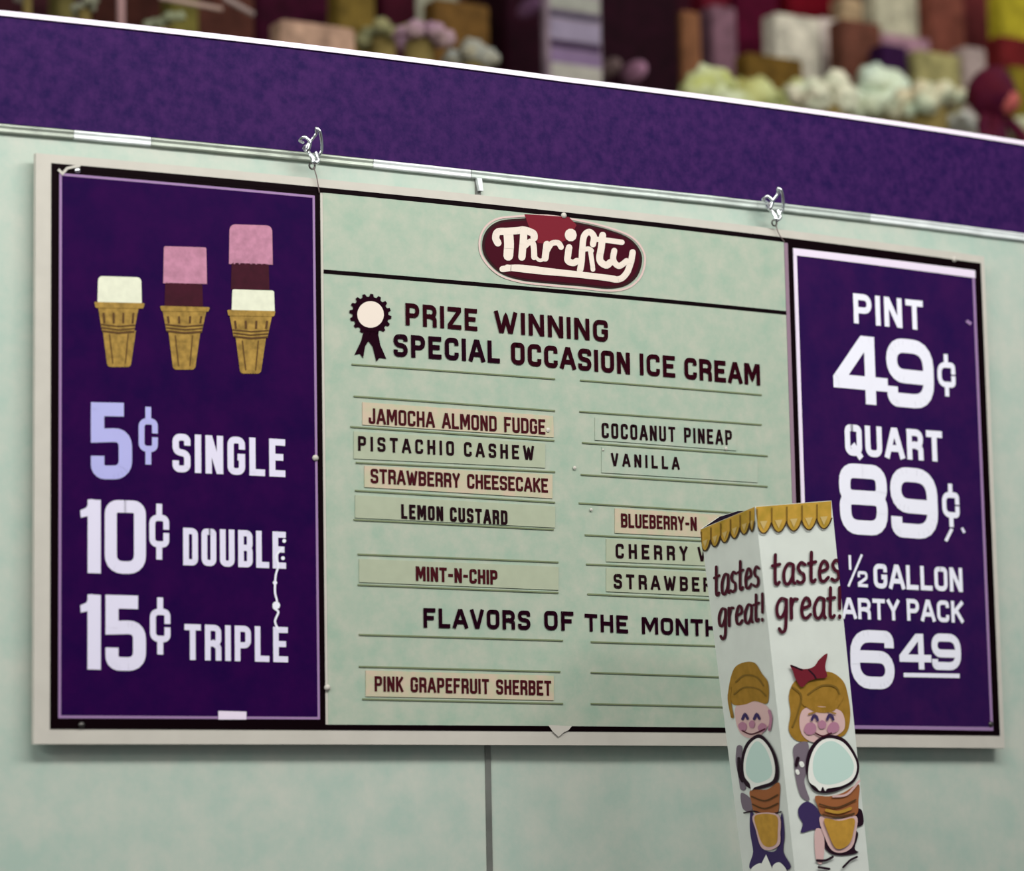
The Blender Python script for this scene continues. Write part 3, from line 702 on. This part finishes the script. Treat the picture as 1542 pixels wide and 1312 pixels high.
# printed children holding ice cream cones (coordinates read off the 3.8375x enlargement)
def K(x, y): return (1070+x/3.8375, 970+y/3.8375)
def kid(F, F2, F3, parts):
    m_ = MB()
    for i_, (kind, lay, mm, pts, *rest) in enumerate(sorted(parts, key=lambda q: q[1])):
        fn_ = face_fn('L' if F is FL else 'R', .0010+.00008*i_); P = [K(*p) for p in pts]
        if kind == 'f': fill(m_, curve(P, 5, True), fn_, mm)
        elif kind == 'p': fill(m_, P, fn_, mm)
        elif kind == 's': ink(m_, stroke(curve(P, 5), rest[0]/3.84, cap='round'), fn_, mm)
        elif kind == 'c': ink(m_, stroke(curve(P, 5, True), rest[0]/3.84, True), fn_, mm)
    return m_.build('printed_child', bag)
kid(FL, FL2, FL3, [
 ('f', 0, skin_p, [(150, 360), (240, 330), (330, 360), (350, 440), (300, 520), (240, 545), (180, 520), (150, 450)]),
 ('f', 0, hair_p, [(110, 240), (140, 140), (200, 105), (260, 110), (300, 170), (335, 220), (340, 300), (325, 345), (260, 330), (200, 350), (135, 350), (112, 300)]),
 ('s', 1, hair_p, [(118, 250), (112, 320), (130, 420)], 18), ('s', 1, gold_line, [(150, 220), (200, 180), (270, 190), (310, 240)], 10), ('s', 1, gold_line, [(140, 290), (200, 250), (280, 260), (325, 300)], 8),
 ('f', 1, mauve_p, [(165, 470), (185, 450), (212, 462), (210, 495), (182, 502)]), ('f', 1, mauve_p, [(278, 480), (300, 455), (328, 470), (322, 500), (292, 508)]), ('f', 1, mauve_p, [(228, 455), (246, 440), (262, 456), (256, 482), (234, 482)]),
 ('s', 1, blue_p, [(190, 432), (204, 405), (220, 430)], 16), ('s', 1, blue_p, [(258, 432), (272, 405), (288, 430)], 16),
 ('s', 1, mauve_p, [(345, 385), (355, 430), (345, 495)], 16), ('s', 1, maroon_p, [(190, 500), (245, 520), (320, 490)], 8),
 ('s', 0, grey_p, [(170, 600), (165, 680), (180, 760), (190, 830)], 34), ('s', 1, print_dark, [(170, 660), (172, 740), (190, 790)], 18),
 ('f', 1, print_dark, [(285, 520), (340, 560), (385, 640), (402, 730), (385, 800), (300, 835), (225, 830), (185, 760), (185, 660), (215, 570)]),
 ('f', 2, rimw, [(285, 542), (335, 580), (370, 650), (382, 730), (365, 790), (300, 815), (262, 828), (245, 845), (235, 805), (205, 760), (202, 670), (230, 585)]),
 ('f', 2, ice_p, [(280, 560), (325, 600), (355, 670), (365, 740), (340, 780), (270, 800), (220, 755), (216, 680), (240, 600)]),
 ('f', 0, grey_p, [(180, 860), (240, 900), (240, 970), (190, 950)]),
 ('f', 0, cup_p, [(235, 845), (330, 840), (400, 800), (402, 900), (390, 975), (330, 995), (260, 975), (240, 910)]),
 ('s', 1, wafer2, [(245, 880), (320, 905), (395, 870)], 9), ('s', 1, wafer2, [(250, 925), (320, 950), (395, 920)], 9), ('s', 1, print_dark, [(200, 975), (260, 965), (330, 985), (415, 968)], 8),
 ('f', 0, blue_p, [(235, 970), (260, 1000), (285, 1150), (330, 1195), (390, 1180), (405, 1020), (420, 980), (432, 1100), (425, 1200), (460, 1300), (240, 1305), (250, 1200), (232, 1080)]),
 ('f', 1, skin_p, [(258, 985), (400, 985), (412, 1100), (405, 1160), (350, 1190), (300, 1170), (272, 1080)]),
 ('f', 2, cone_p, [(268, 990), (388, 990), (398, 1080), (390, 1150), (345, 1172), (308, 1150), (282, 1080)]),
 ('p', 1, rimw, [(330, 1215), (372, 1312), (280, 1312)]), ('f', 2, rimw, [(250, 1290), (300, 1265), (330, 1312), (250, 1318)]), ('f', 2, rimw, [(370, 1280), (410, 1260), (450, 1312), (380, 1318)]),
])
kid(FR, FR2, FR3, [
 ('f', 0, hair_p, [(450, 300), (480, 220), (560, 180), (680, 160), (760, 210), (790, 290), (805, 400), (790, 500), (740, 540), (600, 560), (500, 560), (450, 500), (460, 400)]),
 ('f', 1, skin_p, [(530, 380), (600, 360), (700, 370), (760, 400), (770, 490), (700, 540), (600, 570), (530, 530), (510, 450)]),
 ('s', 1, gold_line, [(470, 250), (520, 300), (500, 400), (470, 480)], 10), ('s', 1, gold_line, [(560, 290), (640, 240), (720, 250), (750, 320)], 10), ('s', 1, hair_p, [(540, 340), (620, 380), (700, 370), (745, 310)], 34),
 ('f', 2, mauve_p, [(535, 500), (550, 460), (585, 455), (605, 480), (595, 515), (560, 525)]), ('f', 2, mauve_p, [(668, 490), (690, 455), (725, 455), (738, 485), (715, 512), (680, 515)]), ('f', 2, mauve_p, [(615, 455), (640, 440), (662, 458), (655, 485), (625, 488)]),
 ('s', 2, blue_p, [(578, 438), (590, 415), (606, 420), (612, 440)], 15), ('s', 2, blue_p, [(668, 436), (678, 412), (694, 416), (702, 436)], 15), ('s', 2, maroon_p, [(600, 515), (640, 532), (690, 515)], 9), ('s', 2, hair_p, [(560, 405), (600, 392)], 9), ('s', 2, hair_p, [(675, 390), (715, 402)], 9),
 ('f', 2, red_p, [(455, 120), (530, 145), (590, 130), (620, 90), (668, 55), (655, 130), (665, 190), (610, 200), (560, 215), (520, 250), (485, 205), (470, 160)]), ('s', 2, print_dark, [(560, 150), (590, 180), (600, 200)], 9), ('s', 2, print_dark, [(460, 125), (520, 150)], 9),
 ('f', 0, grey_p, [(480, 590), (560, 570), (560, 700), (540, 800), (570, 900), (520, 880), (490, 780), (480, 680)]), ('s', 1, rimw, [(520, 690), (525, 700)], 26), ('s', 1, rimw, [(495, 735), (500, 745)], 22), ('s', 1, print_dark, [(500, 660), (490, 700)], 20),
 ('f', 1, print_dark, [(690, 525), (770, 550), (830, 630), (855, 710), (830, 790), (760, 835), (680, 860), (600, 850), (560, 790), (545, 700), (565, 610), (620, 545)]),
 ('f', 2, rimw, [(690, 545), (760, 570), (815, 640), (838, 710), (815, 780), (750, 820), (670, 835), (655, 850), (640, 825), (625, 850), (600, 825), (560, 790), (560, 700), (585, 615), (630, 560)]),
 ('f', 2, ice_p, [(690, 560), (750, 590), (800, 650), (820, 710), (795, 770), (700, 810), (620, 800), (585, 740), (590, 650), (630, 585)]),
 ('f', 0, blue_p, [(510, 940), (560, 910), (620, 960), (640, 1060), (580, 1075), (520, 1090), (530, 1040), (505, 990)]), ('f', 0, print_dark, [(830, 960), (870, 960), (880, 1040), (830, 1050)]),
 ('f', 1, cup_p, [(600, 880), (680, 880), (760, 860), (850, 810), (850, 900), (835, 990), (720, 1005), (640, 990), (615, 940)]),
 ('s', 2, wafer2, [(620, 925), (720, 945), (830, 900)], 9), ('s', 2, wafer2, [(640, 985), (720, 1000), (820, 980)], 10), ('s', 2, cone_p, [(660, 960), (730, 972), (800, 950)], 18), ('s', 2, skin_p, [(700, 880), (780, 868), (850, 790)], 13),
 ('f', 0, print_dark, [(650, 1120), (660, 1180), (700, 1215), (770, 1222), (850, 1205), (830, 1180), (840, 1080)]),
 ('f', 1, skin_p, [(625, 1000), (735, 1012), (838, 995), (835, 1090), (815, 1170), (760, 1205), (700, 1195), (660, 1130)]),
 ('f', 2, cone_p, [(648, 1010), (735, 1022), (820, 1008), (815, 1090), (795, 1150), (750, 1182), (710, 1175), (678, 1110)]),
 ('f', 0, skin_p, [(600, 1080), (645, 1080), (655, 1180), (640, 1270), (605, 1240)]),
 ('s', 1, print_dark, [(610, 1250), (660, 1250), (700, 1230)], 14), ('s', 1, print_dark, [(620, 1290), (680, 1300)], 14), ('s', 1, print_dark, [(760, 1290), (800, 1250), (840, 1230)], 12),
])

# counter the bag stands on (below the frame)
ct = MB(); cx0, cx1 = -1.8, 1.8
box(ct, cx0, cx1, -.85, -.10, ZB-.04, ZB, mat('counter_top', (84, 74, 80), .35, var=.04, scale=12)); box(ct, cx0+.05, cx1-.05, -.80, -.12, 0, ZB-.04, fascia_m)
tag(ct.build('counter', loc=(0, -.45, 0)), 'purple sided service counter carrying the paper bag below the board', 'counter')

# ------------------------------------------------------------------ stock on the display behind the fascia
ZS = 2.78
sh = empty('display_shelf', (1.6, 2.3, 0), 'long merchandise shelf beyond the purple fascia', 'shelf')
m_ = MB(); box(m_, -.6, 4.2, 1.45, 3.35, ZS-.03, ZS, mat('shelf_cream', (170, 160, 140), .6, var=.05, scale=8)); m_.build('shelf_board', sh)
for x in (-.5, 1.0, 2.6, 4.1):
    m_ = MB(); box(m_, x-.02, x+.02, 3.2, 3.26, 0, ZS-.03, steel); m_.build('upright', sh); m_ = MB(); box(m_, x-.02, x+.02, 1.5, 1.56, 0, ZS-.03, steel); m_.build('upright', sh)
def bp(px, py, Y):
    d = ray(px, py); t = (Y-EYE.y)/d.y; return EYE+d*t
def stock_box(px0, py0, px1, Y, rgb, name, label, cat, depth=.10, group=None, py1=None, bands=None):
    a = bp(px0, py0, Y); c = bp(px1, py0, Y); top = (a.z+c.z)/2+.02
    e = empty(name, ((a.x+c.x)/2, Y+depth/2, ZS), label, cat, group)
    m = mat('stock_%d_%d_%d' % rgb, tuple(int(v*.93) for v in rgb), .7, spec=.06, var=.38, scale=26, detail=6)
    m_ = MB(); r = .006; x0, x1 = a.x, c.x
    prof = [(x0+r, Y), (x1-r, Y), (x1, Y+r), (x1, Y+depth-r), (x1-r, Y+depth), (x0+r, Y+depth), (x0, Y+depth-r), (x0, Y+r)]
    vs = [(x, y, z) for z in (ZS, top-r) for x, y in prof]+[((x-(x0+x1)/2)*.96+(x0+x1)/2, (y-Y-depth/2)*.94+Y+depth/2, top) for x, y in prof]
    fs = [(j*8+i, j*8+(i+1) % 8, (j+1)*8+(i+1) % 8, (j+1)*8+i) for j in range(2) for i in range(8)]+[tuple(range(16, 24)), tuple(range(8))[::-1]]
    m_.add(vs, fs, m); m_.build('carton', e)
    if bands:
        m_ = MB()
        for (y0, y1, rgb2) in bands:
            z0 = bp((px0+px1)/2, y1, Y).z; z1 = bp((px0+px1)/2, y0, Y).z
            box(m_, x0+.008, x1-.008, Y-.002, Y+.001, z0, z1, mat('band_%d_%d_%d' % rgb2, rgb2, .6, var=.1, scale=30))
        m_.build('printed_panel', e)
    return e
def lump(mb, c, rx, ry, rz, m, seed, amp=.28, n=14, freq=2.2):
    vs = []; fs = []
    for j in range(n+1):
        th = math.pi*j/n
        for i in range(2*n):
            ph = math.pi*i/n; d = Vector((math.sin(th)*math.cos(ph), math.sin(th)*math.sin(ph), math.cos(th)))
            k = 1+amp*noise.noise(d*freq+Vector((seed*3.1, seed, 0))); vs.append((c.x+d.x*rx*k, c.y+d.y*ry*k, c.z+d.z*rz*k))
    for j in range(n):
        for i in range(2*n): fs.append((j*2*n+i, (j+1)*2*n+i, (j+1)*2*n+(i+1) % (2*n), j*2*n+(i+1) % (2*n)))
    mb.add(vs, fs, m)
def bunch(px, py0, px1, Y, rgb, rgb2, label, seed, name='flower_bunch', cat='flowers', group='artificial flower bunches on the display shelf'):
    a = bp(px, py0, Y); c = bp(px1, py0, Y); rx = abs(c.x-a.x)/2; top = (a.z+c.z)/2; cz = max(ZS+.02, top-rx*.9)
    e = empty(name, ((a.x+c.x)/2, Y, ZS), label, cat, group)
    m = mat('blooms_%d_%d_%d' % rgb, rgb, .8, var=.12, scale=14, rgb2=rgb2); m_ = MB(); rnd = random.Random(seed)
    mid = Vector(((a.x+c.x)/2, Y, cz)); hh = top-cz
    for k in range(16):
        q = rnd.uniform(-1, 1); e2 = rnd.uniform(-.2, 1)*math.sqrt(max(0, 1-q*q*.7))
        p = mid+Vector((q*rx*.78, rnd.uniform(-.05, .05), e2*hh*.72)); r = rx*rnd.uniform(.26, .42)
        lump(m_, p, r, r, r*.9, m, seed+k, .4, 9, 3)
    m_.build('blossoms', e, smooth=True)
    m_ = MB(); n = 14; cx_, cy_ = mid.x, Y; zt = cz; vs = [(cx_+rr*math.cos(t*2*math.pi/n), cy_+rr*math.sin(t*2*math.pi/n), z) for rr, z in ((rx*.5, ZS), (rx*.6, zt), (rx*.5, zt)) for t in range(n)]
    m_.add(vs, [(j*n+t, j*n+(t+1) % n, (j+1)*n+(t+1) % n, (j+1)*n+t) for j in range(2) for t in range(n)]+[tuple(range(n))[::-1]], mat('pot_olive', (120, 104, 60), .7, var=.1)); m_.build('pot', e, smooth=True)
    return e
# front row
B = 'cartons on the display shelf'
bunch(1010, 100, 1122, 1.62, (196, 202, 168), (160, 164, 96), 'white and green flower bunch beside the dark panel, leftmost of the right mounds', 3)
bunch(1094, 122, 1222, 1.86, (172, 168, 96), (184, 190, 140), 'yellow green flower bunch before the small brown box', 5)
bunch(1200, 106, 1296, 1.62, (196, 208, 180), (206, 196, 176), 'pale green flower bunch below the cream carton', 7)
bunch(1270, 101, 1378, 1.84, (206, 222, 206), (190, 196, 168), 'largest pale mint flower bunch in the middle of the right mounds', 9)
bunch(1352, 120, 1436, 1.66, (196, 214, 188), (188, 170, 140), 'pale green flower bunch beside the dark red doll', 11)
bunch(1424, 168, 1482, 1.76, (204, 206, 200), (190, 188, 180), 'small grey white flower bunch low by the dark red doll', 12)
bunch(1522, 170, 1580, 1.70, (190, 196, 176), (170, 170, 140), 'pale flower bunch at the far right edge', 13)
# dark red doll
def doll(px0, px1, py0, Y):
    a = bp(px0, py0, Y); c = bp(px1, py0, Y); cx_ = (a.x+c.x)/2; W2 = (c.x-a.x)/2; top = (a.z+c.z)/2
    e = empty('cloth_doll', (cx_, Y, ZS), 'dark red cloth doll with a pink face among the pale flowers', 'doll')
    md = mat('doll_maroon', (84, 12, 34), .8, var=.2, scale=20, rgb2=(60, 6, 34)); mf = mat('doll_face', (170, 84, 80), .7)
    hz = top-W2*1.0
    m_ = MB(); lump(m_, Vector((cx_, Y, hz)), W2*.95, W2*.9, W2*1.0, md, 2, .15); m_.build('hair', e, smooth=True)
    m_ = MB(); lump(m_, Vector((cx_+W2*.28, Y-W2*.42, hz-W2*.35)), W2*.5, W2*.52, W2*.5, mf, 4, .05); m_.build('head', e, smooth=True)
    m_ = MB(); n = 16; lv = [(ZS, .95), (ZS+.04, .98), ((ZS+hz)/2, .8), (hz-W2*.9, .5), (hz-W2*.6, .3)]
    vs = [(cx_+W2*r*(1+.05*math.sin(t*3))*math.cos(t*2*math.pi/n), Y+W2*.8*r*math.sin(t*2*math.pi/n), z) for z, r in lv for t in range(n)]
    m_.add(vs, [(j*n+t, j*n+(t+1) % n, (j+1)*n+(t+1) % n, (j+1)*n+t) for j in range(len(lv)-1) for t in range(n)]+[tuple(range(n))[::-1]], md); m_.build('dress', e, smooth=True)
    for s in (-1, 1):
        m_ = MB(); p = Vector((cx_+s*W2*.5, Y-.01, hz-W2*.9)); tube(m_, c3([p, p+Vector((s*W2*.4, -.02, -.04)), p+Vector((s*W2*.3, -.05, -.08))]), .014, md); m_.build('arm', e, smooth=True)
doll(1460, 1524, 102, 1.51)
# cartons
SB = [
 (1126, 97, 1210, 1.99, (98, 74, 28), 'low brown carton standing behind the yellow green flowers'),
 (1168, 36, 1236, 2.10, (200, 194, 178), 'cream carton under the dark red cloth box'),
 (1236, 40, 1268, 2.16, (190, 176, 168), 'narrow pinkish cream carton against the cream one'),
 (1186, -30, 1272, 2.45, (104, 8, 24), 'dark red box above the cream cartons'),
 (1268, 44, 1328, 2.00, (96, 58, 46), 'brown carton between the two cream ones'),
 (1270, 8, 1300, 2.34, (176, 150, 118), 'tan carton peeping over the brown one'),
 (1318, -34, 1382, 2.30, (190, 184, 160), 'tall cream carton in the upper right'),
 (1329, 66, 1402, 2.05, (152, 116, 130), 'mauve lidded carton under the tall cream one'),
 (1330, 80, 1368, 1.92, (44, 14, 52), 'dark purple carton over the mint flowers'),
 (1381, 92, 1448, 1.90, (146, 138, 92), 'olive carton left of the mauve tub'),
 (1402, -20, 1452, 2.25, (118, 66, 54), 'reddish brown carton right of the tall cream one'),
 (1450, -26, 1506, 2.30, (92, 36, 38), 'dark reddish carton left of the yellow one'),
 (1454, 84, 1486, 1.88, (158, 140, 136), 'small grey pink tub carton left of the doll'),
 (1508, 4, 1562, 2.10, (168, 154, 40), 'bright yellow carton at the right edge'),
 (1506, 70, 1580, 1.98, (96, 24, 26), 'dark red carton below the yellow one'),
 (1524, 116, 1590, 1.85, (118, 104, 30), 'olive brown carton at the right edge'),
 (1028, 30, 1056, 2.05, (124, 82, 56), 'tan carton beside the tall dark display'),
 (1058, -25, 1100, 2.30, (92, 18, 34), 'crimson carton above the white flowers'),
 (1074, 22, 1110, 2.12, (118, 86, 98), 'grey mauve carton with crimson neighbours'),
 (1108, -30, 1172, 2.30, (74, 6, 34), 'dark crimson carton left of the cream carton'),
]
for i, (x0, y0, x1, Y, rgb, lab) in enumerate(SB): stock_box(x0, y0, x1, Y, rgb, 'stock_carton', lab, 'carton', group=B, depth=.06)
stock_box(890, -40, 1020, 2.05, (30, 4, 16), 'display_case', 'tall near black display case with two pale ovals', 'display case', depth=.2)
stock_box(762, -40, 826, 2.10, (34, 4, 18), 'display_case', 'narrow near black display case left of the grey show card', 'display case', depth=.2)
m_ = MB()
for (px, py, a, b_, rgb) in ((917, 103, 7, 15, (120, 100, 100)), (955, 109, 10, 18, (160, 116, 142)), (797, 12, 9, 15, (110, 76, 108))):
    c = bp(px, py, 1.99); r1 = a*.00145; r2 = b_*.00145
    e = empty('wall_ornament', c, {917: 'grey oval ornament on the front of the dark display', 955: 'pink oval ornament on the front of the dark display', 797: 'mauve oval ornament high left of the show card'}[px], 'ornament')
    m_ = MB(); lump(m_, c, r1, .05, r2, mat('oval_%d_%d_%d' % rgb, rgb, .6), 1, .02, 10); m_.build('oval', e, smooth=True)
# grey show card
a = bp(818, -30, 1.80); c = bp(905, -30, 1.80)
e = stock_box(822, -30, 906, 1.80, (136, 118, 130), 'show_card', 'tall grey mauve show card with dark printed bands', 'show card', depth=.03,
    bands=[(19, 29, (66, 60, 76)), (32, 62, (128, 118, 138)), (64, 74, (44, 24, 56)), (76, 98, (112, 92, 122)), (98, 125, (150, 146, 138)), (-6, 16, (136, 136, 128))])
# left stock
LB = [
 (385, -60, 505, 2.30, (52, 6, 30), 'large dark maroon carton left of the pale bundles'), (575, -40, 628, 2.25, (56, 10, 26), 'dark maroon carton above the pink bundle'),
 (510, 2, 566, 2.15, (112, 92, 40), 'olive carton left of the maroon one'), (655, 16, 738, 2.12, (108, 78, 38), 'brown olive carton right of the pale bundle'),
 (606, -30, 692, 2.30, (158, 156, 138), 'grey green carton in the back row'), (735, -30, 764, 2.36, (156, 132, 136), 'pinkish grey carton beside the dark display'),
 (424, 50, 536, 1.80, (176, 142, 122), 'low pinkish carton leaning before the maroon carton'),
 (258, 4, 300, 2.10, (104, 96, 46), 'olive carton in the left stock'), (88, -10, 114, 2.15, (100, 92, 52), 'olive brown carton near the left corner'), (296, -20, 384, 2.25, (78, 44, 36), 'brown carton before the maroon one'),
 (140, -20, 256, 2.3, (60, 30, 24), 'dark brown carton behind the pale post'), (-10, -30, 90, 2.3, (52, 22, 28), 'dark carton at the left corner'),
]
for (x0, y0, x1, Y, rgb, lab) in LB: stock_box(x0, y0, x1, Y, rgb, 'stock_carton', lab, 'carton', group=B, depth=.06)
def bundle(px0, py0, px1, Y, rgb, rgb2, label, seed):
    return bunch(px0, py0, px1, Y, rgb, rgb2, label, seed, 'flower_bunch')
bundle(548, 32, 604, 1.88, (150, 152, 116), (132, 122, 80), 'grey green flower bunch left of the mauve pink one', 21)
bundle(598, 30, 662, 1.60, (166, 140, 140), (150, 118, 140), 'mauve pink round flower bunch in the left stock', 22)
bundle(676, 58, 745, 1.72, (168, 160, 136), (140, 148, 150), 'cream and grey blue flower bunch beside the narrow dark display', 23)
bundle(112, 0, 142, 1.80, (150, 154, 136), (140, 140, 120), 'small white flower bunch left of the pale post', 24)
bundle(228, 20, 264, 1.76, (150, 156, 132), (136, 140, 110), 'small pale green flower bunch right of the pale post', 25)
bundle(30, -14, 52, 1.80, (150, 146, 136), (140, 130, 120), 'tiny white flower bunch near the left corner', 26)
# pale post and slanting rods
def rod(p, q, r, rgb, label):
    e = empty('display_rod', (p+q)/2, label, 'rod', 'rods of the display'); m_ = MB(); tube(m_, [p, p.lerp(q, .5), q], r, mat('rod_%d_%d_%d' % rgb, rgb, .5)); m_.build('rod_tube', e, smooth=True)
P0 = bp(182, -30, 1.85); rod(P0, Vector((P0.x, P0.y, ZS)), .008, (176, 140, 140), 'upright pale pink post among the left stock')
P0 = bp(240, -4, 1.7); P1 = bp(334, 14, 1.7); rod(P0, P1, .005, (176, 150, 140), 'slanting pale rod above the left stock')
P0 = bp(336, -4, 1.7); P1 = bp(382, 22, 1.7); rod(P0, P1, .006, (150, 132, 128), 'steeper slanting grey rod near the maroon carton')
